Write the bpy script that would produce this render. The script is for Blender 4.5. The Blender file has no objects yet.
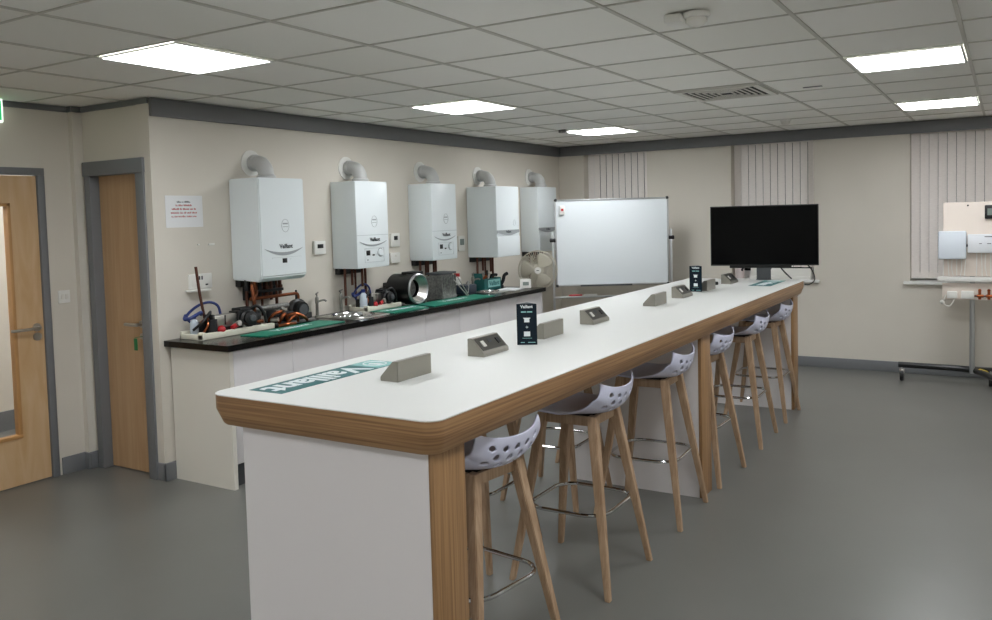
import bpy, bmesh, math, random
from mathutils import Matrix, Vector, Euler
random.seed(7)
S = bpy.context.scene
COL = S.collection
PI = math.pi

# ------------------------------------------------------------------ materials
def lin(c):
    if isinstance(c, str):
        c = c.lstrip('#'); c = tuple(int(c[i:i+2], 16)/255 for i in (0, 2, 4))
    return tuple((x/12.92 if x <= .04045 else ((x+.055)/1.055)**2.4) for x in c)

def mat(name, col, rough=.5, metal=0., spec=.5, bump=None, noise=None, emit=None, alpha=None, trans=None, coat=0.):
    m = bpy.data.materials.new(name); m.use_nodes = True
    nt = m.node_tree; b = nt.nodes['Principled BSDF']
    c = lin(col)
    b.inputs['Base Color'].default_value = (*c, 1)
    b.inputs['Roughness'].default_value = rough
    b.inputs['Metallic'].default_value = metal
    b.inputs['Specular IOR Level'].default_value = spec
    b.inputs['Coat Weight'].default_value = coat
    if emit:
        b.inputs['Emission Color'].default_value = (*lin(emit[0]), 1)
        b.inputs['Emission Strength'].default_value = emit[1]
    if alpha is not None: b.inputs['Alpha'].default_value = alpha
    if trans is not None:
        b.inputs['Transmission Weight'].default_value = trans
    tc = None
    def coord(scale):
        nonlocal tc
        if tc is None: tc = nt.nodes.new('ShaderNodeTexCoord')
        mp = nt.nodes.new('ShaderNodeMapping'); mp.inputs['Scale'].default_value = scale
        nt.links.new(tc.outputs['Object'], mp.inputs['Vector']); return mp.outputs['Vector']
    if noise:                                     # (scale vec, colour2, detail, distortion, contrast)
        sc, c2, det, dist, lo, hi = noise
        n = nt.nodes.new('ShaderNodeTexNoise'); n.inputs['Scale'].default_value = 1
        n.inputs['Detail'].default_value = det; n.inputs['Distortion'].default_value = dist
        nt.links.new(coord(sc), n.inputs['Vector'])
        r = nt.nodes.new('ShaderNodeValToRGB')
        r.color_ramp.elements[0].position = lo; r.color_ramp.elements[1].position = hi
        r.color_ramp.elements[0].color = (*c, 1); r.color_ramp.elements[1].color = (*lin(c2), 1)
        nt.links.new(n.outputs['Fac'], r.inputs['Fac']); nt.links.new(r.outputs['Color'], b.inputs['Base Color'])
    if bump:
        sc, st, d = bump
        n = nt.nodes.new('ShaderNodeTexNoise'); n.inputs['Scale'].default_value = 1; n.inputs['Detail'].default_value = 4
        nt.links.new(coord(sc), n.inputs['Vector'])
        bp = nt.nodes.new('ShaderNodeBump'); bp.inputs['Strength'].default_value = st; bp.inputs['Distance'].default_value = d
        nt.links.new(n.outputs['Fac'], bp.inputs['Height']); nt.links.new(bp.outputs['Normal'], b.inputs['Normal'])
    return m

WALL   = mat('wall_paint', '#d7d1c6', .75, noise=((1.3,1.3,1.3), '#d2ccc1', 3, 0, .35, .65), bump=((180,180,180), .15, .001))
FLOOR  = mat('vinyl_floor', '#70706c', .33, spec=.5, noise=((1.6,1.6,1.6), '#6b6b67', 4, .3, .3, .7), bump=((60,60,60), .05, .0008))
GREY   = mat('grey_gloss_paint', '#75777a', .42)
GREYD  = mat('grey_trunking', '#6b6c6e', .5)
DOORW  = mat('birch_veneer', '#d0b28c', .42, noise=((9,9,1.6), '#c39f73', 5, 1.6, .3, .72))
DOORO  = mat('oak_veneer_door', '#bd9d79', .42, noise=((30,30,1.6), '#b08e69', 4, .8, .3, .72))
BEAD   = mat('oak_bead', '#b98c58', .45)
TWOODX = mat('walnut_ply_edge', '#a48059', .42, noise=((1.6,1.6,130), '#7b593a', 4, .15, .34, .66))
TWOODP = mat('walnut_ply_upright', '#a47f57', .42, noise=((110,110,2.0), '#81603d', 4, .3, .34, .66))
LEGW   = mat('oiled_oak_leg', '#b3987c', .5, noise=((70,70,3), '#977a5e', 4, .4, .34, .68))
TOPW   = mat('white_solid_surface', '#e3e4e1', .5, spec=.35)
PANELW = mat('white_laminate', '#dcd8d8', .45)
CABW   = mat('white_gloss_door', '#dcd9da', .3)
CABEND = mat('white_end_panel', '#dedad0', .5)
BLACKT = mat('black_worktop', '#050506', .22, spec=.3, noise=((120,120,120), '#0d0d0f', 2, 0, .45, .65))
BOIL   = mat('boiler_white_enamel', '#dfe6e8', .3)
BOILG  = mat('boiler_grey_band', '#9aa0a2', .3)
BOILL  = mat('boiler_seam_grey', '#b9c1c4', .4)
FLUE   = mat('flue_plastic', '#b9bab9', .35)
BLK    = mat('black_plastic', '#101112', .4)
BLKM   = mat('black_matt', '#17181a', .7)
DGREY  = mat('dark_grey_plastic', '#4a4d50', .5)
INK    = mat('dark_ink', '#2b2f33', .6)
REDINK = mat('red_ink', '#c04848', .7)
WHT    = mat('white_plastic', '#e4e3de', .4)
CREAM  = mat('cream_plastic', '#dedbcb', .5)
PAPER  = mat('paper', '#e2e3e4', .7)
COPPER = mat('copper', '#b06a48', .33, metal=1, noise=((20,20,20), '#8a4526', 3, 0, .3, .7))
COPD   = mat('dull_copper', '#5e3c30', .5, metal=.6)
COPM   = mat('aged_copper', '#8a5238', .4, metal=.9)
STEEL  = mat('brushed_steel', '#bdbbb5', .34, metal=1, bump=((4,200,200), .1, .0005))
PODM   = mat('nickel_power_unit', '#9b988f', .38, metal=.85)
PODF   = mat('dark_socket_face', '#5a5853', .4, metal=.6)
TAPM   = mat('worn_chrome', '#8d8d88', .3, metal=.9)
CHROME = mat('chrome', '#d8d8d8', .1, metal=1)
ALU    = mat('aluminium', '#b9bbbc', .35, metal=.9)
IRON   = mat('cast_aluminium', '#969692', .5, metal=.6, noise=((60,60,60), '#6c6c6c', 3, 0, .3, .7))
SHELL  = mat('lilac_seat_plastic', '#ced0e4', .25, spec=.5)
TEAL   = mat('teal_print', '#14686b', .4, spec=.3)
TEALL  = mat('pale_teal_print', '#8fc7c4', .4)
TEALB  = mat('teal_toolbox', '#0b5a58', .45)
GREENM = mat('green_bar_mat', '#0f8068', .45)
NAVY   = mat('navy_card', '#041724', .45, spec=.2)
WINK   = mat('white_ink', '#e9f0f2', .5)
BWHITE = mat('whiteboard_enamel', '#dfe5e8', .12, spec=.6)
SCREEN = mat('monitor_screen', '#020304', .25, spec=.1)
FANP   = mat('fan_cream_grey', '#bdb8a9', .45)
BLIND  = mat('blind_fabric', '#f4eeea', .8, noise=((30,30,200), '#ebe4e0', 2, 0, .3, .7))
UPVC   = mat('upvc_frame', '#e3e3e0', .35)
NIGHT  = mat('dark_window_glass', '#0a0d10', .05, trans=0)
GLASS  = mat('door_glass', '#ffffff', .03, trans=1.0); GLASS.node_tree.nodes['Principled BSDF'].inputs['IOR'].default_value = 1.05
BOARDP = mat('painted_plywood', '#e2d6cb', .6)
RED    = mat('red_plastic', '#b51d24', .4)
BLUEH  = mat('blue_hose', '#22336f', .35)
CLEARP = mat('clear_blue_bottle', '#b9c4ce', .2)
CLEARJ = mat('clear_jar', '#cfc3c1', .2)
YEL    = mat('yellow_tape', '#d8b844', .5)
GREENT = mat('green_tag', '#0f6b3a', .4)
EXITG  = mat('exit_green', '#12a862', .4, emit=('#12a862', .5))
EXITW  = mat('exit_white', '#eef5ee', .4, emit=('#e6f5e6', .6))
TBAR   = mat('ceiling_t_bar', '#c2c0b8', .5)
LIGHTF = mat('light_frame', '#e6e6e2', .4)
VENTM  = mat('vent_white', '#dddbd4', .5)
VENTD  = mat('vent_dark', '#1b1b1b', .8)
GUARD  = mat('fan_guard_wire', '#c0bbab', .45)
DISPL  = mat('lcd_grey', '#7f8a84', .2)
# light diffuser
LP = 9.0
DIFF = mat('light_diffuser', '#ffffff', .5, emit=('#f9fcff', LP))
# ceiling tile with per-tile tone
DX, DY, GX0, GY0 = .5848, .607, -.184, 2.452
def tile_mat():
    m = bpy.data.materials.new('ceiling_tile'); m.use_nodes = True; nt = m.node_tree; b = nt.nodes['Principled BSDF']
    b.inputs['Roughness'].default_value = .9
    tc = nt.nodes.new('ShaderNodeTexCoord'); mp = nt.nodes.new('ShaderNodeMapping')
    mp.inputs['Location'].default_value = (-GX0/DX, -GY0/DY, 0); mp.inputs['Scale'].default_value = (1/DX, 1/DY, 0)
    fl = nt.nodes.new('ShaderNodeVectorMath'); fl.operation = 'FLOOR'
    wn = nt.nodes.new('ShaderNodeTexWhiteNoise'); wn.noise_dimensions = '2D'
    r = nt.nodes.new('ShaderNodeValToRGB')
    r.color_ramp.elements[0].color = (*lin('#e9e8e2'), 1); r.color_ramp.elements[1].color = (*lin('#f3f2ee'), 1)
    nt.links.new(tc.outputs['Object'], mp.inputs['Vector']); nt.links.new(mp.outputs['Vector'], fl.inputs[0])
    nt.links.new(fl.outputs[0], wn.inputs['Vector']); nt.links.new(wn.outputs['Value'], r.inputs['Fac'])
    nt.links.new(r.outputs['Color'], b.inputs['Base Color'])
    n = nt.nodes.new('ShaderNodeTexNoise'); n.inputs['Scale'].default_value = 160
    nt.links.new(tc.outputs['Object'], n.inputs['Vector'])
    bp = nt.nodes.new('ShaderNodeBump'); bp.inputs['Strength'].default_value = .15; bp.inputs['Distance'].default_value = .001
    nt.links.new(n.outputs['Fac'], bp.inputs['Height']); nt.links.new(bp.outputs['Normal'], b.inputs['Normal'])
    return m
TILE = tile_mat()

# ------------------------------------------------------------------ mesh builder
class MB:
    def __init__(s): s.b = bmesh.new()
    def box(s, x0, x1, y0, y1, z0, z1, bev=0, seg=2):
        s.obox(((x0+x1)/2, (y0+y1)/2, (z0+z1)/2), (abs(x1-x0), abs(y1-y0), abs(z1-z0)), None, bev, seg); return s
    def obox(s, c, size, rot=None, bev=0, seg=2):
        t = bmesh.new(); bmesh.ops.create_cube(t, size=1)
        bmesh.ops.scale(t, vec=size, verts=t.verts)
        if bev: bmesh.ops.bevel(t, geom=list(t.edges), offset=min(bev, min(size)*.45), segments=seg, affect='EDGES', profile=.5)
        m = Matrix.Translation(c)
        if rot is not None: m = m @ (rot.to_4x4() if isinstance(rot, Matrix) else Euler(rot).to_matrix().to_4x4())
        t.transform(m); s._add(t); return s
    def _add(s, t):
        me = bpy.data.meshes.new('t'); t.to_mesh(me); t.free(); s.b.from_mesh(me); bpy.data.meshes.remove(me)
    def cyl(s, p0, p1, r0, r1=None, seg=16, bev=0):
        p0, p1 = Vector(p0), Vector(p1); r1 = r0 if r1 is None else r1
        d = p1-p0; t = bmesh.new()
        bmesh.ops.create_cone(t, cap_ends=True, segments=seg, radius1=r0, radius2=r1, depth=d.length)
        if bev: bmesh.ops.bevel(t, geom=[e for e in t.edges if len(e.link_faces) == 2 and any(len(f.verts) > 4 for f in e.link_faces)], offset=bev, segments=2, affect='EDGES')
        t.transform(Matrix.Translation((p0+p1)/2) @ d.to_track_quat('Z', 'Y').to_matrix().to_4x4()); s._add(t); return s
    def sphere(s, c, r, seg=16, scale=(1,1,1)):
        t = bmesh.new(); bmesh.ops.create_uvsphere(t, u_segments=seg, v_segments=seg//2, radius=r)
        t.transform(Matrix.Translation(c) @ Matrix.Diagonal((*scale, 1))); s._add(t); return s
    def prism(s, poly, ax, a, b, bev=0):
        t = bmesh.new()
        f = {'x': lambda p, q: (q, p[0], p[1]), 'y': lambda p, q: (p[0], q, p[1]), 'z': lambda p, q: (p[0], p[1], q)}[ax]
        va = [t.verts.new(f(p, a)) for p in poly]; vb = [t.verts.new(f(p, b)) for p in poly]
        t.faces.new(va); t.faces.new(vb[::-1]); n = len(poly)
        for i in range(n): t.faces.new((va[i], vb[i], vb[(i+1) % n], va[(i+1) % n]))
        bmesh.ops.recalc_face_normals(t, faces=t.faces)
        if bev: bmesh.ops.bevel(t, geom=list(t.edges), offset=bev, segments=2, affect='EDGES')
        s._add(t); return s
    def tube(s, pts, r, seg=10, closed=False, smooth=0, sq=False):
        pts = [Vector(p) for p in pts]
        if smooth: pts = catmull(pts, smooth, closed)
        n = len(pts); t = bmesh.new(); rings = []; up = None
        for i, p in enumerate(pts):
            a = pts[(i-1) % n] if (closed or i) else p; c = pts[(i+1) % n] if (closed or i < n-1) else p
            d = (c-a).normalized()
            if up is None:
                up = Vector((0,0,1)) if abs(d.z) < .9 else Vector((1,0,0))
            u = (up - d*up.dot(d)).normalized(); v = d.cross(u); up = u
            rr = r[i*len(r)//n] if isinstance(r, (list, tuple)) else r
            rings.append([t.verts.new(p + (u*math.cos(k*2*PI/seg) + v*math.sin(k*2*PI/seg))*rr) for k in range(seg)])
        for i in range(n if closed else n-1):
            A, B = rings[i], rings[(i+1) % n]
            for k in range(seg): t.faces.new((A[k], A[(k+1) % seg], B[(k+1) % seg], B[k]))
        if not closed: t.faces.new(rings[0][::-1]); t.faces.new(rings[-1])
        bmesh.ops.recalc_face_normals(t, faces=t.faces); s._add(t); return s
    def lathe(s, prof, c, axis=(0,0,1), seg=24, closed=False):
        t = bmesh.new(); rings = []
        for r, z in prof: rings.append([t.verts.new((max(r, 1e-4)*math.cos(k*2*PI/seg), max(r, 1e-4)*math.sin(k*2*PI/seg), z)) for k in range(seg)])
        for A, B in zip(rings, rings[1:]+(rings[:1] if closed else [])):
            for k in range(seg): t.faces.new((A[k], A[(k+1) % seg], B[(k+1) % seg], B[k]))
        if not closed: t.faces.new(rings[0][::-1]); t.faces.new(rings[-1])
        bmesh.ops.recalc_face_normals(t, faces=t.faces)
        t.transform(Matrix.Translation(c) @ Vector(axis).to_track_quat('Z', 'Y').to_matrix().to_4x4()); s._add(t); return s
    def text(s, txt, size, m, ext=.0004, align='CENTER', sx=1., offset=0.):
        cu = bpy.data.curves.new('t', 'FONT'); cu.body = txt; cu.size = size; cu.align_x = align; cu.align_y = 'CENTER'
        cu.extrude = ext; cu.resolution_u = 3; cu.offset = offset
        o = bpy.data.objects.new('t', cu); COL.objects.link(o); bpy.context.view_layer.update()
        me = bpy.data.meshes.new_from_object(o.evaluated_get(bpy.context.evaluated_depsgraph_get()))
        me.transform(m @ Matrix.Diagonal((sx, 1, 1, 1))); s.b.from_mesh(me)
        bpy.data.objects.remove(o); bpy.data.curves.remove(cu); bpy.data.meshes.remove(me); return s
    def xf(s, m): s.b.transform(m); return s
    def build(s, name, m, parent=None, off=None, smooth=True, local=False):
        """verts are world coords; a parented part is shifted into its thing's frame unless local"""
        if parent is not None and not local:
            p = parent; L = Vector((0,0,0))
            while p is not None: L += p.location; p = p.parent
            s.b.transform(Matrix.Translation(-L))
        loc = Vector((0,0,0))
        if parent is None and not local:
            xs = [v.co for v in s.b.verts]
            loc = Vector(((min(v.x for v in xs)+max(v.x for v in xs))/2, (min(v.y for v in xs)+max(v.y for v in xs))/2, min(v.z for v in xs)))
            if not s.__dict__.get('keep'): s.b.transform(Matrix.Translation(-loc))
            else: loc = Vector((0,0,0))
        me = bpy.data.meshes.new(name); s.b.to_mesh(me); s.b.free()
        me.materials.append(m)
        if smooth:
            for p in me.polygons: p.use_smooth = True
            me.set_sharp_from_angle(angle=math.radians(35))
        o = bpy.data.objects.new(name, me); COL.objects.link(o); o.location = loc
        if parent is not None: o.parent = parent
        return o

def catmull(P, k, closed=False):
    out = []; n = len(P)
    for i in range(n if closed else n-1):
        p0 = P[(i-1) % n] if (closed or i) else P[0]; p1 = P[i]; p2 = P[(i+1) % n]
        p3 = P[(i+2) % n] if (closed or i < n-2) else P[-1]
        for j in range(k):
            t = j/k
            out.append(.5*((2*p1)+(-p0+p2)*t+(2*p0-5*p1+4*p2-p3)*t*t+(-p0+3*p1-3*p2+p3)*t**3))
    if not closed: out.append(P[-1])
    return out

def tag(o, label, cat, group=None, kind=None):
    if label: o['label'] = label
    if cat: o['category'] = cat
    if group: o['group'] = group
    if kind: o['kind'] = kind
    return o
def thing(name, label, cat, loc=(0,0,0), rz=0, group=None):
    o = bpy.data.objects.new(name, None); COL.objects.link(o); o.empty_display_size = .1
    o.location = loc; o.rotation_euler = (0,0,rz); return tag(o, label, cat, group)
def struct(name, mb, m, parent=None, keep=False):
    mb.keep = keep
    o = mb.build(name, m, parent)
    if parent is None: o['kind'] = 'structure'
    return o
def dup(root, loc, rz=None, label=None, group=None):
    r = root.copy(); COL.objects.link(r); r.location = loc
    if rz is not None: r.rotation_euler = (0,0,rz)
    if label: r['label'] = label
    if group: r['group'] = group
    for ch in list(root.children):
        c = ch.copy(); COL.objects.link(c); c.parent = r
        for g in list(ch.children):
            d = g.copy(); COL.objects.link(d); d.parent = c
    return r

XL, YB, H = -4.62, 9.08, 2.45
XD, YD = -5.38, 3.43
XR, YF = 3.6, -3.0

# ------------------------------------------------------------------ setting
struct('floor', MB().box(-7.2, XR+.1, YF-.1, YB+.4, -.1, 0), FLOOR, keep=True)
c = struct('ceiling', MB().box(-7.2, XR+.1, YF-.1, YB+.4, H+.004, H+.1), TILE, keep=True)
g = MB()
k = -14
while GX0+DX*k < XR:
    x = GX0+DX*k
    if -5.4 < x: g.box(x-.009, x+.009, YF, YB, H-.002, H+.006)
    k += 1
k = -9
while GY0+DY*k < YB:
    y = GY0+DY*k; g.box(-5.4, XR, y-.0055, y+.0055, H-.0012, H+.006); k += 1
go = g.build('ceiling_grid', TBAR, c); go['kind'] = 'structure'
# boiler wall and the wall with the doors
struct('wall_left', MB().box(XL-.12, XL, YD-.01, YB+.3, 0, H), WALL)
w = MB().box(XD, XL-.12, YD, YD+.12, 2.05, H).box(XD, -5.29, YD, YD+.12, 0, 2.05)
struct('wall_alcove', w, WALL)
w = MB().box(XD-.12, XD, 3.17, YD+.2, 0, H).box(XD-.12, XD, YF, 2.17, 0, H).box(XD-.12, XD, 2.17, 3.17, 2.035, H).box(XD, XD+.045, 3.36, YD, 0, H)
struct('wall_doorway', w, WALL)
# back wall with three window openings
WINS = [(-4.29, -3.50), (-2.545, -1.70), (-.81, .05)]
ZS, ZT = .905, 2.40
w = MB(); x = XL
for a, b in WINS:
    w.box(x, a, YB, YB+.3, 0, H); w.box(a, b, YB, YB+.3, 0, ZS-.03); w.box(a, b, YB, YB+.3, ZT, H); x = b
w.box(x, XR, YB, YB+.3, 0, H)
struct('wall_back', w, WALL)
struct('wall_right', MB().box(XR, XR+.1, YF, YB+.3, 0, H), WALL)
struct('wall_front', MB().box(-7.2, XR, YF-.1, YF, 0, H), WALL)
# corridor seen through the door pane
struct('wall_corridor', MB().box(-7.1, -7.0, YF, 5.2, 0, H), WALL)
struct('wall_corridor_end', MB().box(-7.0, XL-.12, 5.1, 5.2, 0, H).box(-4.9,XL-.12,3.6,5.1,0,H), WALL)
struct('baseboard_corridor', MB().box(-7.0, -6.98, YF, 5.1, 0, .16), GREY)

# coving / trunking
struct('trim_1', MB().box(XL, XL+.028, YD-.004, YB, 2.335, H, .004), GREYD)
struct('trim_2', MB().box(XL+.028, XR, YB-.028, YB, 2.335, H, .004), GREYD)
struct('trim_3', MB().box(XD, XD+.02, YF, YD-.07, 2.415, H).box(XD, XL, YD-.02, YD, 2.415, H).box(XD+.045,XD+.065,3.36,YD,2.415,H).box(XD,XD+.065,3.34,3.36,2.415,H), GREYD)
# skirting
struct('baseboard_back', MB().box(XL, XR, YB-.018, YB, 0, .105, .004), GREY)
struct('baseboard_left', MB().box(XL, XL+.018, YD-.018, 3.51, 0, .115, .004).box(-4.69, XL+.018, YD-.018, YD, 0, .115, .004), GREY)
struct('baseboard_doorway', MB().box(XD, XD+.016, 3.19, 3.36, 0, .115, .004).box(XD, XD+.061, 3.344, 3.36, 0, .115, .004).box(XD+.045, XD+.061, 3.36, YD, 0, .115, .004).box(XD, XD+.016, YF, 2.15, 0, .115, .004), GREY)

# door 1 (birch, with vision panel)
d1 = struct('door_1', MB().box(XD-.05, XD-.006, 2.215, 2.74, .008, 1.985).box(XD-.05, XD-.006, 2.945, 3.123, .008, 1.985)
            .box(XD-.05, XD-.006, 2.74, 2.945, .008, .31).box(XD-.05, XD-.006, 2.74, 2.945, 1.81, 1.985), DOORW)
MB().box(XD-.055, XD+.012, 3.126, 3.172, 0, 1.99, .003).box(XD-.055, XD+.012, 2.165, 2.212, 0, 1.99, .003).box(XD-.055, XD+.0125, 2.165, 3.172, 1.99, 2.037, .003).build('door_frame', GREY, d1)
MB().box(XD-.05, XD+.004, 2.925, 2.945, .31, 1.81, .002).box(XD-.05, XD+.004, 2.74, 2.76, .31, 1.81, .002).box(XD-.05, XD+.006, 2.74, 2.945, .31, .332, .002).box(XD-.05, XD+.004, 2.74, 2.945, 1.79, 1.81, .002).build('glazing_bead', BEAD, d1)
MB().box(XD-.032, XD-.026, 2.76, 2.925, .33, 1.79).build('glass_pane', GLASS, d1)
hd = MB().cyl((XD-.006, 3.075, 1.005), (XD+.006, 3.075, 1.005), .026, seg=24).cyl((XD-.006, 3.075, .945), (XD+.006, 3.075, .945), .026, seg=24)
hd.tube([(XD, 3.075, 1.005), (XD+.035, 3.075, 1.005), (XD+.05, 3.06, 1.005), (XD+.052, 3.0, 1.003), (XD+.05, 2.91, 1.003), (XD+.035, 2.895, 1.003)], .0095, smooth=4)
tag(hd.build('door_handle', STEEL, d1), 'steel lever handle', None)

# door 2 (narrow cupboard door in the alcove)
d2 = struct('door_2', MB().box(-5.28, -4.74, 3.475, 3.515, .008, 1.985), DOORO)
MB().box(-5.305, -5.245, 3.405, 3.56, 0, 1.985, .003).box(-4.765, -4.685, 3.405, 3.56, 0, 1.985, .003)  .box(-5.315, -4.68, 3.40, 3.56, 1.985, 2.08, .003).build('door_frame', GREY, d2)
hd = MB().cyl((-4.855, 3.477, 1.0), (-4.855, 3.465, 1.0), .024, seg=24)
hd.tube([(-4.845, 3.47, 1.0), (-4.845, 3.43, 1.0), (-4.865, 3.42, 1.0), (-4.96, 3.42, 1.0)], .0115, smooth=4)
hd.cyl((-4.855, 3.477, .92), (-4.855, 3.465, .92), .02, seg=20)
hd.build('door_handle', STEEL, d2)
kk = MB().cyl((-4.845, 3.466, .92), (-4.845, 3.409, .92), .0025).box(-4.862, -4.828, 3.408, 3.414, .835, .915, .006).build('key_tag', GREENT, d2)

# windows
for i, (a, b) in enumerate(WINS):
    fr = MB()
    y0, y1 = YB+.2, YB+.26
    fr.box(a, b, y0, y1, ZS, ZS+.07, .006).box(a, b, y0, y1, ZT-.06, ZT, .006).box(a, a+.06, y0, y1, ZS+.07, ZT-.06, .006).box(b-.06, b, y0, y1, ZS+.07, ZT-.06, .006)
    win = struct(f'window_{i+1}', fr, UPVC)
    MB().box(a+.055, b-.055, YB+.225, YB+.235, ZS+.06, ZT-.05).build('window_glass', NIGHT, win)
    MB().box(a-.055, b+.055, YB-.04, YB-.0005, ZS-.03, ZS, .006).box(a, b, YB, YB+.2, ZS-.03, ZS).build('window_sill', UPVC, win)
    lab = ['cream vertical blind in the left window behind the mobile whiteboard', 'cream vertical blind in the middle window above the black monitor', 'cream vertical blind in the right window behind the wheeled training board'][i]
    yb = YB+.12
    bt = thing('vertical_blind', lab, 'blind', ((a+b)/2, yb, ZS+.02))
    MB().box(a+.005, b-.005, yb-.02, yb+.02, 2.36, ZT-.002, .004).build('head_rail', UPVC, bt)
    n = int((b-a)/.074); zb = ZS+.02 if i != 1 else ZS+.12
    for q in range(n):
        cx = a+.04+(b-a-.08)*q/(n-1)
        sl = MB()
        ang = math.radians((-6, -7, -15)[i])+random.uniform(-.04, .04)
        # gently curved slat
        pts = []
        for e in range(7):
            u = (e/6-.5)*(.070, .071, .077)[i]; pts.append((u, .003*(1-(u/.036)**2)))
        poly = pts+[(p[0], p[1]+.0012) for p in pts[::-1]]
        sl.prism(poly, 'z', zb, 2.36); sl.xf(Matrix.Translation((cx, yb, 0)) @ Matrix.Rotation(-ang, 4, 'Z'))
        sl.build('slat', BLIND, bt)

# ------------------------------------------------------------------ ceiling fittings
def ceil_light(x0, y0, label, w=DX, l=DY, z=H):
    t = thing('ceiling_light', label, 'ceiling light', (x0+w/2, y0+l/2, z), 0, 'square recessed ceiling lights')
    f = MB(); m = .014
    f.box(x0+.012, x0+w-.012, y0+.012, y0+m+.012, z-.008, z+.0).box(x0+.012, x0+w-.012, y0+l-m-.012, y0+l-.012, z-.008, z)
    f.box(x0+.012, x0+m+.012, y0+m+.012, y0+l-m-.012, z-.008, z).box(x0+w-m-.012, x0+w-.012, y0+m+.012, y0+l-m-.012, z-.008, z)
    f.build('frame', LIGHTF, t)
    MB().box(x0+m+.012, x0+w-m-.012, y0+m+.012, y0+l-m-.012, z-.006, z-.001).build('diffuser', DIFF, t)
    return t
gx = lambda k: GX0+DX*k
gy = lambda k: GY0+DY*k
LL = [(-6, 0, 'lit square ceiling light nearest the camera, above the left side of the room'),
      (-6, 4, 'lit square ceiling light in the middle of the left row, above the sinks'),
      (-6, 8, 'lit square ceiling light above the mobile whiteboard, farthest of the left row'),
      (-1, 4, 'larger lit ceiling light at top right, nearer of the two on the right'),
      (-1, 8, 'lit ceiling light at far right close to the back wall')]
for a, b, l in LL: ceil_light(gx(a), gy(b), l)
for a in (-6, -1, 4):
    for b in (-8, -4, 0, 4, 8):
        if (a, b) in [(q[0], q[1]) for q in LL]: continue
        ceil_light(gx(a), gy(b), 'lit square ceiling light outside the view of the photo')
for y_ in (.2, 2.0, 3.8): ceil_light(-6.5, y_, 'unseen ceiling light added to brighten the corridor beyond the glazed door')  # unseen corridor lamps, added so the wall behind the pane looks bright

vt = thing('ceiling_vent', 'square four way air diffuser with dark slots in the ceiling', 'ceiling vent', (gx(-2)-DX/2, gy(5)+DY/2, H))
x0, x1, y0, y1 = gx(-3)+.015, gx(-2)-.015, gy(5)+.015, gy(6)-.015
MB().box(x0+.03, x1-.03, y0+.03, y1-.03, H-.004, H-.001).build('backing', VENTD, vt)
cx, cy = (x0+x1)/2, (y0+y1)/2
fr = MB()
for (p, q, r_, s_) in ((x0, x1, y0, y0+.04), (x0, x1, y1-.04, y1), (x0, x0+.04, y0+.04, y1-.04), (x1-.04, x1, y0+.04, y1-.04)): fr.box(p, q, r_, s_, H-.012, H-.002)
fr.build('frame', VENTM, vt)
for j in range(1, 6):
    lv = MB(); o = .04+j*.038; hw = (x1-x0)/2-o; hl = (y1-y0)/2-o
    if hw < .03: break
    lv.box(cx-hw, cx+hw, cy-hl-.0065, cy-hl+.0065, H-.0105, H-.0075).box(cx-hw, cx+hw, cy+hl-.0065, cy+hl+.0065, H-.0105, H-.0075)
    lv.box(cx-hw-.0065, cx-hw+.0065, cy-hl, cy+hl, H-.0105, H-.0075).box(cx+hw-.0065, cx+hw+.0065, cy-hl, cy+hl, H-.0105, H-.0075)
    lv.build('louvre', VENTM, vt)

def detector(x, y, label, r=.05, double=False):
    t = thing('smoke_detector', label, 'smoke detector', (x, y, H))
    MB().lathe([(r, 0), (r, -.012), (r*.9, -.02)], (x, y, H-.002)).build('base', WHT, t)
    MB().lathe([(r*.75, -.02), (r*.78, -.035), (r*.55, -.05), (r*.3, -.054)], (x, y, H-.002)).build('sensor_head', VENTM, t)
    if double:
        MB().box(x-.12, x-.045, y-.06, y+.06, H-.04, H-.002, .01).build('sounder_box', WHT, t)
    return t
detector(-1.08, 3.38, 'large white smoke detector with sounder box at the top of the picture', .055, True)
detector(-1.71, 7.87, 'small white smoke detector near the back wall in front of the middle window', .05)
tag(MB().box(-3.655, -3.575, 7.19, 7.24, H-.03, H, .006).build('motion_sensor', IRON), 'small dark sensor on the ceiling beside the farthest left light', 'sensor')
tag(MB().box(-1.17, -1.05, 5.9, 5.93, H-.003, H-.0005).build('ceiling_slot', DGREY), 'small dark slot in a ceiling tile right of the air diffuser', 'ceiling slot')
ex = thing('exit_sign', 'green and white illuminated exit sign on the wall above the glazed door', 'sign', (XD, 2.68, 2.32))
MB().box(XD, XD+.05, 2.48, 2.91, 2.31, 2.455, .004).build('housing', EXITW, ex)
MB().box(XD+.05, XD+.053, 2.492, 2.898, 2.322, 2.443).build('face', EXITG, ex)
MB().prism([(2.60, 2.395), (2.66, 2.43), (2.66, 2.405), (2.74, 2.405), (2.74, 2.36), (2.66, 2.36), (2.66, 2.335), (2.6, 2.37)], 'x', XD+.053, XD+.055).build('arrow', EXITW, ex)

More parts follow.
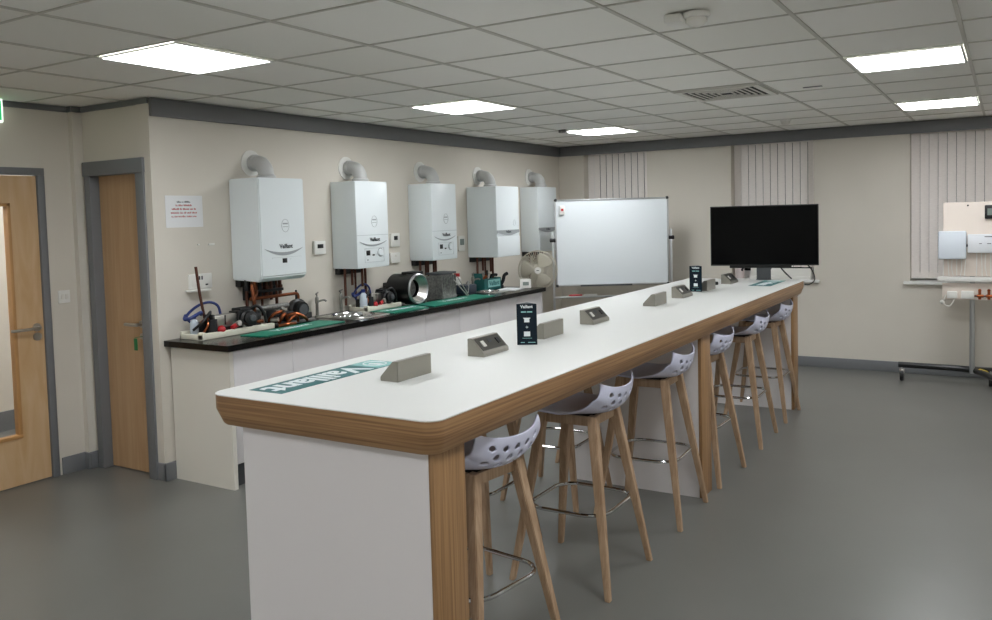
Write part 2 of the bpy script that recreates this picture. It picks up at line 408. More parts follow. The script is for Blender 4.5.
# ------------------------------------------------------------------ wall fittings
def plate(name, label, cat, x, y0, y1, z0, z1, face, m=WHT, thick=.012):
    t = thing(name, label, cat, (x, (y0+y1)/2, z0))
    MB().box(x, x+thick, y0, y1, z0, z1, .004).build('face_plate', m, t)
    for (nm, a, b, c_, d, mm) in face:
        yy0 = y0+(y1-y0)*a; yy1 = y0+(y1-y0)*b; zz0 = z0+(z1-z0)*c_; zz1 = z0+(z1-z0)*d
        MB().box(x+thick, x+thick+.004, yy0, yy1, zz0, zz1, .001).build(nm, mm, t)
    return t
plate('light_switch', 'white light switch on the wall beside the glazed door', 'light switch', XD, 3.225, 3.305, 1.145, 1.23, [('rocker', .2, .45, .3, .7, VENTM), ('rocker', .55, .8, .3, .7, VENTM)])
t = plate('socket', 'white double socket on the boiler wall behind the copper riser', 'socket', XL, 3.66, 3.85, 1.215, 1.315, [('rocker', .42, .47, .6, .85, DGREY), ('rocker', .53, .58, .6, .85, DGREY), ('plug', .12, .34, .2, .6, WHT), ('rocker', .7, .8, .2, .3, INK)])
MB().box(XL, XL+.06, 3.64, 3.8, 1.2, 1.213, .002).build('socket_shadow_box', WHT, t)
plate('thermostat', 'white thermostat with a black screen on the wall between the first and second boilers', 'thermostat', XL, 4.835, 4.96, 1.385, 1.49, [('screen', .25, .75, .45, .75, BLK)], thick=.025)
plate('thermostat', 'white thermostat above a socket between the second and third boilers', 'thermostat', XL, 5.79, 5.91, 1.40, 1.52, [('screen', .3, .7, .5, .8, BLK)], thick=.025)
plate('socket', 'white single socket below the thermostat between the second and third boilers', 'socket', XL, 5.78, 5.9, 1.26, 1.35, [('rocker', .4, .6, .6, .8, VENTM)], thick=.03)
plate('control_box', 'pale grey control box on the wall between the third and fourth boilers', 'control box', XL, 6.85, 6.96, 1.31, 1.46, [('screen', .2, .8, .4, .8, DISPL)], m=VENTM, thick=.02)
tag(MB().box(XL, XL+.006, 4.09-.25, 4.09-.2, 1.50, 1.515, .002).box(XL, XL+.006, 4.0-.25, 4.0-.235, 1.505, 1.515, .002).build('fixing', WHT), 'small white wall fixings left of the first boiler', 'wall fixing')
# notice
nt_ = thing('notice', 'white laminated notice with red lines of text on the boiler wall', 'notice', (XL, 3.66, 1.63))
MB().box(XL, XL+.0015, 3.513, 3.805, 1.628, 1.836).build('sheet', PAPER, nt_)
R_LW = Matrix(((0,0,1,0),(1,0,0,0),(0,1,0,0),(0,0,0,1)))     # text on a wall facing +X: right = +Y, up = +Z
def lw(x, y, z): return Matrix.Translation((x, y, z)) @ R_LW
def word_line(cy, z, words, hgt, x=XL+.0015, gap=.006):
    """a line of unreadable small print: one low block per letter, grouped as words"""
    m = MB(); lw_ = hgt*.72; tot = sum(words)*lw_+(len(words)-1)*gap; y = cy-tot/2
    rnd = random.Random(int(z*9999))
    for n in words:
        for k in range(n):
            h = hgt*rnd.choice((1, 1, .8)); m.box(x, x+.0006, y+lw_*.12, y+lw_*.82, z-hgt/2, z-hgt/2+h*rnd.choice((1, .5))); m.box(x, x+.0006, y+lw_*.12, y+lw_*.4, z-hgt/2, z-hgt/2+h); y += lw_
        y += gap
    return m
word_line(3.655, 1.795, (4, 2, 6), .011).build('heading', INK, nt_)
for q, wds in enumerate(((2, 4, 8), (7, 2, 6, 3, 2), (8, 3, 2, 4, 5), (2, 3, 7, 5, 4))): word_line(3.655, 1.772-q*.024, wds, .0115).build('text_line', REDINK, nt_)

# ------------------------------------------------------------------ boilers
def boiler(y0, y1, xf, label, style, zb=1.25, zt=1.952):
    yc = (y0+y1)/2; w_ = y1-y0
    t = thing('boiler', label, 'boiler', (XL, yc, zb))
    if style == 'slab':     # casing with a forward bowed base
        MB().prism([(XL+.004, zt), (xf, zt), (xf+.003, zb+.02), (xf-.03, zb-.012), (XL+.004, zb)], 'y', y0, y1, .008).build('casing', BOIL, t)
    else:
        MB().box(XL+.004, xf, y0, y1, zb, zt, .008).build('casing', BOIL, t)
    MB().box(XL, XL+.022, y0+.02, y1-.02, zb+.02, zt-.02).build('mounting_plate', DGREY, t)
    # flue elbow and wall plate
    fy = yc+.0; fx = XL+.15
    MB().lathe([(.068, 0), (.068, .02), (.058, .025), (.058, .03)], (fx, fy, zt), seg=28).build('flue_collar', FLUE, t)
    f = MB().tube([(fx, fy, zt+.01), (fx, fy, zt+.03), (fx-.006, fy, zt+.06), (fx-.028, fy, zt+.095), (fx-.065, fy, zt+.112), (XL, fy, zt+.118)], .055, seg=24, smooth=5)
    fl = f.build('flue_pipe', FLUE, t)
    MB().tube([(fx-.095, fy, zt+.117), (fx-.12, fy, zt+.118)], .06, seg=24).build('flue_joint', FLUE, fl)
    MB().lathe([(.092, 0), (.092, .008), (.068, .018), (.05, .018)], (XL, fy, zt+.118), (1,0,0), seg=28).build('flue_wall_plate', WHT, t)
    X = xf+.0005
    if style in ('slab', 'knob'):
        zz = zb+.26
        MB().box(X-.002, X+.0012, y0+.006, y1-.006, zz, zz+.004).build('panel_seam', BOILL, t)
        MB().text('Vaillant', .042, lw(X+.002, yc+.02, zz-.035), offset=.0012).build('brand_lettering', INK, t)
        # smile shaped grip
        n = 14; up_ = []; lo_ = []
        for e in range(n+1):
            u = e/n*2-1; up_.append((yc+u*w_*.42, zz-.075+.028*u*u)); lo_.append((yc+u*w_*.42, zz-.075+.028*u*u-(.022 if style == 'slab' else .012)*(1-u*u)-.001))
        MB().prism(up_+lo_[::-1], 'x', X-.002, X+.004).build('grip', BOILG, t)
        em = MB().tube([(X+.001, yc+.02+.035*math.cos(a_*PI/8), zz+.11+.045*math.sin(a_*PI/8)) for a_ in range(16)], .0014, seg=6, closed=True)
        em.box(X, X+.002, yc-.004, yc+.044, zz+.119, zz+.129).box(X, X+.002, yc-.005, yc+.045, zz+.1, zz+.104)
        em.build('emblem', BOILG, t)
        if style == 'slab':
            fl2 = MB(); z0, z1 = zb+.03, zb+.15; a, b = y0+.1, y1-.05
            fl2.tube([(X+.001, a, z0), (X+.001, b, z0), (X+.001, b, z1), (X+.001, a, z1)], .0015, seg=6, closed=True)
            fl2.build('control_flap', BOILL, t)
            MB().box(X, X+.003, yc-.02, yc+.025, zz-.15, zz-.118, .001).build('display', BLK, t)
            MB().box(X, X+.002, yc-.028, yc+.035, zz-.176, zz-.171).box(X, X+.002, yc-.02, yc+.03, zz-.168, zz-.163).box(X, X+.002, yc+.05, yc+.06, zz-.14, zz-.125).build('model_lettering', INK, t)
        else:
            z0, z1 = zb+.045, zb+.155; a, b = y0+.09, y1-.07
            MB().tube([(X+.001, a, z0), (X+.001, b, z0), (X+.001, b, z1), (X+.001, a, z1)], .0014, seg=6, closed=True).build('control_panel', BOILL, t)
            MB().box(X, X+.003, a+.02, a+.065, zb+.1, zb+.14, .001).build('display', BLK, t)
            MB().box(X, X+.002, a+.095, a+.12, zb+.095, zb+.107).box(X, X+.002, a+.03, a+.04, zb+.06, zb+.068).build('button', INK, t)
            kn = MB().cyl((X-.001, b-.045, zb+.118), (X+.012, b-.045, zb+.118), .028, seg=28, bev=.003).build('knob', BOIL, t)
            MB().tube([(X+.001, b-.045+.033*math.cos(a_*PI/10), zb+.118+.033*math.sin(a_*PI/10)) for a_ in range(20)], .0014, seg=6, closed=True).build('knob_ring', DGREY, kn)
    else:
        zz = zb+.235
        n = 14; up_ = []; lo_ = []
        for e in range(n+1):
            u = e/n*2-1; up_.append((yc+u*(w_/2-.004), zz+.03)); lo_.append((yc+u*(w_/2-.004), zz-.028*(1-u*u)**1.5))
        MB().prism(up_+lo_[::-1], 'x', X-.002, X+.003).build('grip_band', BOILG, t)
        MB().tube([(X+.004, p[0], p[1]) for p in lo_], .003, seg=6).build('flap_edge', BOIL, t)
        MB().box(X-.003, X+.006, y0+.004, y1-.004, zb+.004, zz-.034, .004).build('lower_flap', BOIL, t)
        MB().text('Vaillant', .034, lw(X+.004, yc, zz+.012), offset=.0006).build('brand_lettering', INK, t)
        MB().tube([(X+.001, y1-.1+.022*math.cos(a_*PI/4), zz+.1+.03*math.sin(a_*PI/4)) for a_ in range(8)], .001, seg=5, closed=True).build('emblem', BOILL, t)
    # pipe work below
    MB().box(XL, XL+.05, y0+.03, y1-.09, zb-.05, zb-.001).build('pipe_bracket', BLK, t)
    for q in range(5):
        py = y0+.06+q*(w_-.15)/4
        px = XL+.075+.02*(q % 2)
        ln = [.30, .14, .27, .16, .24][q]
        MB().tube([(px, py, zb+.001), (px, py, zb-ln)], .011 if q != 2 else .009, seg=12).build('copper_pipe', COPD, t)
    return t
B1 = boiler(4.03, 4.46, -4.325, 'white wall boiler nearest the camera with a dark grip curve and small black display', 'slab')
B2 = boiler(5.055, 5.454, -4.357, 'second wall boiler from the left with a round knob and a shaded side', 'knob', 1.26)
B3 = boiler(6.07, 6.462, -4.357, 'third wall boiler from the left with a round knob, above the metal heat exchanger', 'knob', 1.265)
B4 = boiler(7.03, 7.475, -4.27, 'deep white boiler with a grey band, above the teal toolbox', 'band', 1.24, 1.94)
B5 = boiler(8.11, 8.555, -4.39, 'farthest wall boiler, with a grey band, partly behind the whiteboard', 'band', 1.24, 1.955)
MB().cyl((-4.5, 4.05, 1.262), (-4.5, 4.05, 1.175), .014).cyl((-4.43, 4.08, 1.25), (-4.40, 4.10, 1.235), .012).build('drain_stub', BLK, B1)
# thin gas rail beside boiler 1
MB().tube([(XL+.03, 4.64, 1.70), (XL+.03, 4.64, 1.42)], .004, seg=8).box(XL, XL+.035, 4.62, 4.66, 1.697, 1.708).box(XL, XL+.035, 4.62, 4.66, 1.413, 1.424).build('thermometer_rail', STEEL)
tag(bpy.data.objects['thermometer_rail'], 'thin metal rod with two brackets on the wall right of the first boiler', 'rod')

# pipe run beneath boiler 1
pr = thing('pipe_run', 'copper pipe manifold with dark fittings hanging below the first boiler', 'pipework', (-4.5, 4.3, .91))
MB().tube([(-4.46, 4.06, 1.22), (-4.44, 4.06, 1.1), (-4.44, 4.06, .98), (-4.43, 4.12, .96)], .013, smooth=4).tube([(-4.48, 4.10, 1.24), (-4.46, 4.10, 1.18), (-4.43, 4.07, 1.16), (-4.42, 4.04, 1.12), (-4.43, 4.05, 1.05)], .011, smooth=4).build('copper_tail', COPM, pr)
MB().tube([(-4.5, 4.08, 1.115), (-4.5, 4.3, 1.115), (-4.5, 4.5, 1.115), (-4.5, 4.535, 1.105), (-4.5, 4.54, 1.07), (-4.5, 4.54, 1.02)], .012, smooth=3).build('copper_run', COPM, pr)
MB().tube([(-4.49, 4.08, 1.04), (-4.49, 4.42, 1.04)], .02, seg=14).build('steel_manifold', IRON, pr)
MB().box(-4.60, -4.565, 4.10, 4.40, 1.10, 1.248, .004).box(-4.60,-4.50,4.10,4.40,1.15,1.17,.004).build('pipe_jig', BLKM, pr)
for q in range(5): MB().tube([(-4.54, 4.14+q*.065, 1.24), (-4.54, 4.14+q*.065, 1.12)], .014, seg=10).tube([(-4.54, 4.14+q*.065, 1.19), (-4.54, 4.14+q*.065, 1.17)], .02, seg=8).build('valve', BLKM if q % 2 else COPD, pr)

# ------------------------------------------------------------------ base cabinets, worktop
CX = -4.06
for q in range(8):
    y0 = 3.525+q*.5; y1 = y0+.5
    t = thing('base_cabinet', ['white base cabinet at the near end of the black worktop', 'white base cabinet second from the near end of the worktop', 'white base cabinet third from the near end, below the first sink', 'white base cabinet fourth from the near end of the worktop', 'white base cabinet below the black heat exchanger', 'white base cabinet sixth from the near end, partly above the island top', 'white base cabinet second from the far end of the worktop', 'white base cabinet at the far end of the worktop near the fan'][q], 'cabinet', (CX, (y0+y1)/2, 0), 0, 'white base cabinets')
    MB().box(XL+.01, CX-.022, y0+.001, y1-.001, .15, .862).build('body', PANELW, t)
    MB().box(CX-.02, CX, y0+.002, y1-.002, .155, .86, .0015).build('door', CABW, t)
    MB().box(CX-.07, CX-.055, y0, y1, 0, .15).build('plinth', DGREY, t)
tag(MB().box(XL+.018, CX+.001, 3.492, 3.523, 0, .866).build('end_panel', CABEND), 'tall cream end panel closing the near end of the base cabinets', 'end panel')
tag(MB().box(XL+.01, CX+.001, 7.527, 7.547, 0, .866).build('end_panel', PANELW), 'white end panel closing the far end of the base cabinets by the fan', 'end panel')
# worktop with two sink cut-outs, made of strips
S1 = (4.78, 5.12); S2 = (6.86, 7.06)
SX = (-4.50, -4.16)
w = MB(); ya = 3.455
for (a, b, (sx0, sx1)) in ((*S1, SX), (*S2, (-4.44, -4.22))):
    w.box(XL, -4.025, ya, a, .867, .905); w.box(XL, sx0, a, b, .867, .905); w.box(sx1, -4.025, a, b, .867, .905); ya = b
w.box(XL, -4.025, ya, 7.56, .867, .905)
tag(w.build('worktop', BLACKT, smooth=False), 'long black worktop along the boiler wall', 'worktop')
def sink(y0, y1, x0, x1, label, d=.09):
    t = thing('sink', label, 'sink', ((x0+x1)/2, (y0+y1)/2, .905))
    cx, cy = (x0+x1)/2, (y0+y1)/2; rr_ = min(x1-x0, y1-y0)/2
    b = MB(); bm = b.b; inn, out, low = [], [], []
    for k in range(64):
        a = k*2*PI/64; c_, s_ = math.cos(a), math.sin(a); f = 1/max(abs(c_), abs(s_))
        out.append(bm.verts.new((cx+c_*f*((x1-x0)/2+.03), cy+s_*f*((y1-y0)/2+.03), .9105)))
        low.append(bm.verts.new((cx+c_*f*((x1-x0)/2+.032), cy+s_*f*((y1-y0)/2+.032), .9056)))
        inn.append(bm.verts.new((cx+c_*rr_*.94, cy+s_*rr_*.94, .9105)))
    for k in range(64):
        j = (k+1) % 64
        bm.faces.new((out[k], out[j], inn[j], inn[k])); bm.faces.new((low[k], low[j], out[j], out[k]))
    b.build('rim', STEEL, t)
    MB().lathe([(0, -d), (rr_*.75, -d), (rr_*.9, -d+.015), (rr_*.93, .004), (rr_*.98, .014), (rr_*1.0, .008), (rr_*.96, .006), (rr_*.92, -d), (0, -d-.003)], (cx, cy, .905), seg=48).build('bowl', CHROME, t)
    MB().cyl(((x0+x1)/2, (y0+y1)/2, .9055-d), ((x0+x1)/2, (y0+y1)/2, .909-d), .03).build('drain', DGREY, t)
    return t
sink(*S1, *SX, 'stainless sink set in the black worktop below the second boiler', .035)
sink(*S2, -4.44, -4.22, 'small stainless sink in the worktop in front of the teal toolbox', .03)
def tap(x, y, label, rz=0.):
    t = thing('tap', label, 'tap', (x, y, .905), rz, 'chrome taps on the worktop')
    MB().lathe([(.022, 0), (.022, .008), (.014, .014), (.012, .10), (.015, .11), (.015, .145), (.010, .155)], (0,0,0)).build('body', TAPM, t, local=True)
    MB().tube([(0,0,.115), (.02,.01,.122), (.05,.02,.128), (.068,.025,.118)], .008, smooth=4).build('spout', TAPM, t, local=True)
    MB().tube([(0,0,.155), (0,0,.172), (.0,-.02,.178), (.0,.035,.185)], .006, smooth=3).build('lever', TAPM, t, local=True)
    return t
tap(-4.56, 4.80, 'dull chrome tap standing left of the sink, against the wall', .5)
tap(-4.55, 5.06, 'chrome tap at the sink beside the second unit of pipework', .3)
tap(-4.50, 6.93, 'chrome tap at the small far sink left of the toolbox', .3)

# green mats with writing
def barmat(pts, label, z=.905):
    t = thing('bar_mat', label, 'mat', (sum(p[0] for p in pts)/4, sum(p[1] for p in pts)/4, z), 0, 'green printed mats on the worktop')
    MB().prism(pts, 'z', z+.0005, z+.006).build('sheet', GREENM, t)
    a, b, c_, d = [Vector((*p, 0)) for p in pts]    # a near-back, b near-front, c far-front, d far-back
    e = (d-a).normalized(); L = (d-a).length
    zax = Vector((0,0,1)); xax = -e if False else e
    # reads for someone standing in front of the counter: left = near end? text runs along +Y seen from +X with its top to the wall
    xax = e; yax = zax.cross(xax)
    m = Matrix((( xax.x, yax.x, 0, 0), (xax.y, yax.y, 0, 0), (0, 0, 1, 0), (0,0,0,1)))
    cen = (a+b+c_+d)/4+Vector((-.03, 0, z+.0065))
    MB().text('Vaillant', .085, Matrix.Translation(cen) @ m, sx=1.5, offset=.002).build('lettering', WINK, t)
    return t
barmat([(-4.30, 3.80), (-4.10, 3.84), (-4.12, 4.62), (-4.36, 4.60)], 'green printed mat on the worktop before the first pipework unit')
barmat([(-4.36, 5.19), (-4.10, 5.17), (-4.08, 5.60), (-4.33, 5.72)], 'green printed mat on the worktop in front of the black heat exchanger')
barmat([(-4.34, 5.76), (-4.08, 5.68), (-4.06, 6.62), (-4.33, 6.68)], 'green printed mat below the metal heat exchanger, left of the small sink')

# hydraulic training units
def hydraulic(loc, label):
    t = thing('hydraulic_unit', label, 'boiler part', loc, 0, 'open hydraulic units with white trays')
    L = .62
    b = MB().box(-.02, .02, .0, L, 0, .04, .006).box(-.2, -.18, 0, L, 0, .05, .006).box(-.2, .02, 0, .02, 0, .035, .005).box(-.2, .02, L-.02, L, 0, .03, .005).box(-.18, -.02, .02, L-.02, 0, .006)
    b.box(-.03,.025,.0,.03,0,.05,.008).cyl((.02,.01,.03),(.026,.01,.03),.014)
    b.build('tray', CREAM, t, local=True)
    MB().box(-.10, -.03, .14, .33, .06, .14, .006).build('plate_heat_exchanger', STEEL, t, local=True)
    b = MB()
    b.box(-.102, -.028, .225, .235, .073, .137)
    b.box(-.11, -.02, .12, .14, .05, .15, .004).box(-.11, -.02, .33, .35, .05, .15, .004).box(-.10, -.02, .12, .35, .045, .06)
    b.build('exchanger_frame', BLK, t, local=True)
    MB().lathe([(.03, 0), (.055, .01), (.058, .06), (.045, .07), (.045, .10), (.02, .105)], (-.06, .43, .09), (.9,-.3,.1)).build('pump', BLK, t, local=True)
    MB().box(-.16, -.10, .06, .32, .02, .10, .006).cyl((-.06,.36,.05),(-.06,.36,.15),.025).build('flow_block', BLK, t, local=True)
    MB().lathe([(.022, 0), (.022, .03), (.012, .034)], (.035, .398, .1), (.9,-.3,.1)).build('pump_cap', DGREY, t, local=True)
    MB().box(-.14, -.09, .33, .6, .02, .12, .008).build('manifold_block', BLKM, t, local=True)
    MB().box(-.13, -.04, .37, .5, .14, .165, .006).build('motor_bracket', BLKM, t, local=True)
    MB().sphere((-.03, .5, .1), .032).build('valve_body', BLKM, t, local=True)
    MB().cyl((-.1,.52,.03),(-.1,.52,.15),.035).build('filter_housing', BLKM, t, local=True)
    MB().cyl((-.02,.12,.045),(-.02,.12,.12),.028).build('valve_body', BLKM, t, local=True)
    MB().sphere((-.0, .17, .05), .03, scale=(.8,1,.9)).build('red_valve', RED, t, local=True)
    MB().cyl((0,.26,.05),(0,.31,.07),.016).build('red_knob', RED, t, local=True)
    MB().lathe([(.018, 0), (.018, .02)], (.01, .3, .075), (1,0,.2)).cyl((-.02,.38,.03),(-.02,.38,.09),.012).build('union_nut', STEEL, t, local=True)
    MB().tube([(-.14, .05, .10), (-.15, .02, .14), (-.15, .06, .18), (-.15, .14, .215), (-.14, .21, .22), (-.13, .26, .19), (-.12, .27, .13)], .009, smooth=5).tube([(-.17,.03,.15),(-.14,.0,.13),(-.11,.03,.14),(-.10,.09,.165),(-.13,.12,.15)], .012, smooth=5).build('blue_hose', BLUEH, t, local=True)
    MB().tube([(-.09,.02,.06),(-.03,.06,.12),(-.04,.12,.17),(-.09,.14,.12)], .009, smooth=5).build('black_hose', BLK, t, local=True)
    MB().tube([(-.05, .45, .15), (-.02, .5, .17), (.0, .54, .12), (-.02, .58, .05)], .011, smooth=5).build('black_hose', BLK, t, local=True)
    MB().tube([(-.05,.07,.04),(-.03,.09,.09),(-.06,.11,.13),(-.09,.08,.1)], .008, smooth=5).build('copper_loop', COPPER, t, local=True)
    return t
hu = hydraulic((-4.385, 3.55, .905), 'open hydraulic unit with blue hose on a white tray at the worktop near end')
hu2 = dup(hu, (-4.40, 5.185, .905), None, 'smaller looking hydraulic unit on a white tray beside the black heat exchanger')
hu2.scale = (.9, .72, .95)
MB().tube([(-4.49, 3.69, .96), (-4.50, 3.655, 1.18), (-4.51, 3.64, 1.37)], .0095, seg=10).build('copper_riser', COPD, hu)
def bottle(x, y, label, s=1, z=.9115):
    t = thing('plastic_bottle', label, 'bottle', (x, y, z))
    MB().lathe([(.022*s, 0), (.025*s, .005), (.025*s, .085*s), (.02*s, .1*s), (.011*s, .108*s), (.011*s, .112*s)], (x, y, z+.0005)).build('body', CLEARP, t)
    MB().lathe([(.013*s, 0), (.013*s, .02*s)], (x, y, z+.0005+.112*s)).build('cap', BLUEH, t)
bottle(-4.50, 3.60, 'small clear bottle with blue cap beside the first hydraulic unit', 1.1)
bottle(-4.455, 5.225, 'clear bottle with blue cap beside the second hydraulic unit', 1.3)
# copper fittings heap (countable pieces as parts of a cut-open pump group)
cf = thing('pump_assembly', 'black pump group with bright copper elbows behind the first green mat', 'boiler part', (-4.42, 4.40, .905))
for q, pts in enumerate([[(-4.40, 4.24, .93), (-4.37, 4.26, .99), (-4.40, 4.31, .985), (-4.40, 4.33, .93)],
                          [(-4.38, 4.30, .925), (-4.35, 4.33, .965), (-4.38, 4.40, .96), (-4.40, 4.43, .925)],
                          [(-4.42, 4.34, .97), (-4.38, 4.38, .985), (-4.36, 4.45, .955), (-4.38, 4.5, .925)],
                          [(-4.36, 4.2, .92), (-4.33, 4.26, .925), (-4.34, 4.34, .92)],
                          [(-4.46, 4.2, .95), (-4.41, 4.21, 1.0), (-4.40, 4.27, 1.01)]]):
    MB().tube(pts, .0115, smooth=5).build('copper_elbow', COPPER, cf)
MB().box(-4.52, -4.40, 4.24, 4.62, .908, .925, .004).build('base_plate', IRON, cf)
MB().lathe([(.03, 0), (.07, .005), (.075, .05), (.06, .06), (.055, .1)], (-4.53, 4.53, 1.0), (1,-.15,0)).build('pump', BLK, cf)
MB().lathe([(.04, 0), (.04, .006)], (-4.425, 4.515, 1.0), (1,-.15,0)).build('gauge', DGREY, cf)
MB().box(-4.55, -4.44, 4.44, 4.62, .925, .97, .008).cyl((-4.5,4.52,1.07),(-4.5,4.52,1.14),.007).sphere((-4.46,4.3,.97),.04).box(-4.5,-4.42,4.33,4.42,.93,1.0,.01).cyl((-4.47,4.24,.93),(-4.47,4.24,1.02),.035).build('pump_bracket', BLKM, cf)
MB().cyl((-4.41,4.18,.96),(-4.36,4.2,.965),.016).cyl((-4.44,4.31,1.005),(-4.42,4.31,1.03),.018).build('union_nut', STEEL, cf)

# black drum heat exchanger facing out from the wall
dc = Vector((-4.36, 5.755, 1.045)); r = .135
dr = thing('heat_exchanger', 'black cylindrical heat exchanger with a shiny open steel coil face', 'boiler part', (-4.36, 5.755, .905))
MB().lathe([(.0, -.2), (.11, -.20), (.125, -.19), (.128, -.02), (r, -.02), (r, .06), (.122, .062), (.119, .05), (.117, -.1), (0, -.1)], dc, (1,-.05,0), seg=40).box(-4.60, -4.47, 5.65, 5.73, .96, 1.1, .01).box(-4.44,-4.32,5.71,5.87,1.165,1.19,.008).box(-4.42,-4.30,5.72,5.86,.9115,.93,.005).cyl((-4.57,5.65,1.03),(-4.57,5.59,1.03),.03).build('drum', BLK, dr)
MB().lathe([(.13, .058), (.131, .072), (.122, .078), (.112, .066)], dc, (1,-.05,0), seg=40, closed=True).build('front_ring', ALU, dr)
cb = MB()
for q in range(5): cb.lathe([(.108-.006*q, .07-.012*q), (.112-.006*q, .064-.012*q), (.108-.006*q, .058-.012*q), (.1-.006*q, .06-.012*q)], dc, (1,-.05,0), seg=32, closed=True)
cb.build('steel_coil', STEEL, dr)
MB().lathe([(.086, -.098), (.086, -.04), (.07, -.02), (.0, -.018)], dc, (1,-.05,0), seg=32).build('burner_plate', IRON, dr)
# cast aluminium exchanger
ce = thing('cast_heat_exchanger', 'dull grey finned metal heat exchanger with thin rods right of the black drum', 'boiler part', (-4.42, 6.28, .911))
MB().prism([(-4.50, .914), (-4.32, .914), (-4.36, 1.13), (-4.48, 1.13)], 'y', 6.16, 6.38, .006).build('body', IRON, ce)
b = MB()
for q in range(7): b.box(-4.5, -4.325, 6.155+q*.036, 6.161+q*.036, .914, 1.12)
b.build('fin', IRON, ce)
MB().box(-4.5,-4.35,6.15,6.42,1.13,1.15,.004).build('top_flange', DGREY, ce)
MB().tube([(-4.33, 6.34, 1.08), (-4.27, 6.48, .915)], .005).tube([(-4.34, 6.42, 1.1), (-4.30, 6.54, .915)], .005).build('rod', STEEL, ce)
tb = thing('solvent_tub', 'white tub with a red cap standing behind the dark blue box', 'tub', (-4.52, 6.68, .905))
MB().lathe([(.035, 0), (.04, .01), (.04, .15), (.025, .17)], (-4.52, 6.68, .906)).build('body', WHT, tb)
MB().lathe([(.028, 0), (.028, .03)], (-4.52, 6.68, 1.076)).build('cap', RED, tb)
cbx = thing('control_module', 'dark blue control module with pipe stubs left of the teal toolbox', 'boiler part', (-4.42, 6.72, .905))
MB().box(-4.50, -4.36, 6.58, 6.78, .912, 1.0, .008).build('housing', mat('navy_plastic', '#27323f', .4), cbx)
MB().tube([(-4.38, 6.6, .99), (-4.35, 6.62, 1.04), (-4.33, 6.58, .93)], .006, smooth=4).cyl((-4.38,6.66,1.0),(-4.38,6.66,1.03),.014).build('pipe_stub', CHROME, cbx)
# toolbox
tx = thing('toolbox', 'teal open toolbox full of tools with a pale printed label', 'toolbox', (-4.53, 7.20, .905))
tbx = MB()
for bx_ in ((-4.605,-4.455,7.07,7.39,.906,.912), (-4.605,-4.597,7.07,7.39,.912,1.02), (-4.463,-4.455,7.07,7.39,.912,1.02), (-4.597,-4.463,7.07,7.078,.912,1.02), (-4.597,-4.463,7.382,7.39,.912,1.02)): tbx.box(*bx_)
tbx.prism([(-4.605,1.02),(-4.48,1.02),(-4.49,1.075),(-4.60,1.075)],'y',7.07,7.085)
tbx.build('box', TEALB, tx)
MB().cyl((-4.55, 7.08, 1.062), (-4.55, 7.22, 1.068), .010).build('handle', ALU, tx)
MB().box(-4.455, -4.453, 7.14, 7.37, .93, 1.005).build('label_plate', TEALL, tx)
MB().text('Vaillant', .065, lw(-4.4525, 7.255, .9675), offset=.001).build('lettering', TEAL, tx)
def tool(pts, r_, m, label):
    o = MB().tube(pts, r_, smooth=3).build('hand_tool', m); tag(o, label, 'tool', 'tools in the teal toolbox')
tool([(-4.55, 7.14, .98), (-4.51, 7.20, 1.045)], .014, COPPER, 'short copper offcut sticking out of the toolbox')
tool([(-4.50, 7.21, .98), (-4.50, 7.235, 1.07)], .013, CHROME, 'shiny chrome spanner end standing in the toolbox')
tool([(-4.54, 7.31, .96), (-4.52, 7.29, 1.035), (-4.50, 7.35, 1.045), (-4.49, 7.37, 1.04)], .015, BLK, 'black handled grips at the far end of the toolbox')
tool([(-4.55, 7.25, .96), (-4.55, 7.27, 1.095)], .014, BLKM, 'black screwdriver handle upright in the middle of the toolbox')
# papers and small controller
tag(MB().obox((-4.27, 7.27, .9085), (.21, .30, .004), (0,0,.15)).build('paper_sheet', PAPER), 'white papers lying at the far end of the worktop', 'paper')
rc = thing('room_thermostat', 'small white freestanding thermostat on the papers at the end of the worktop', 'thermostat', (-4.17, 7.40, .911), -.95)
MB().prism([(-.02, 0), (.03, 0), (.01, .09), (-.01, .09)], 'y', -.055, .055, .004).build('body', WHT, rc, local=True)
MB().obox((.026, 0, .045), (.003, .06, .035), (0, -.22, 0)).build('screen', DISPL, rc, local=True)
tag(MB().tube([(-4.5,7.46,.93),(-4.47,7.46,.98),(-4.46,7.47,1.03),(-4.44,7.5,1.05)], .018, smooth=3).cyl((-4.5,7.46,.906),(-4.5,7.46,.93),.03).build('black_stopcock', BLKM), 'small black fitting standing left of the white freestanding thermostat', 'fitting')

# ------------------------------------------------------------------ island
ZI = 1.05; IX0, IX1, IY0, IY1 = -2.415, -1.435, 1.98, 7.27
isl = thing('island_counter', 'long high white island counter with a thick brown wood edge', 'counter', ((IX0+IX1)/2, (IY0+IY1)/2, 0))
def rrect(x0, x1, y0, y1, r_, n=8):
    p = []
    for (cx, cy, a0) in ((x1-r_, y1-r_, 0), (x0+r_, y1-r_, 90), (x0+r_, y0+r_, 180), (x1-r_, y0+r_, 270)):
        for k in range(n+1):
            a = math.radians(a0+90*k/n); p.append((cx+r_*math.cos(a), cy+r_*math.sin(a)))
    return p
def rings(levels, m, name, parent, cap=True):
    t = MB(); b = t.b; R = []
    for (ins, z) in levels:
        R.append([b.verts.new((x, y, z)) for x, y in rrect(IX0+ins, IX1-ins, IY0+ins, IY1-ins, .055)])
    for A, B in zip(R, R[1:]):
        for k in range(len(A)): b.faces.new((A[k], A[(k+1) % len(A)], B[(k+1) % len(A)], B[k]))
    b.faces.new(R[0][::-1]); b.faces.new(R[-1])
    bmesh.ops.recalc_face_normals(b, faces=b.faces)
    return t.build(name, m, parent)
rings([(.022, ZI-.112), (.017, ZI-.106), (.0005, ZI-.055), (.0, ZI-.05), (.0, ZI-.006)], TWOODX, 'wood_edge', isl)
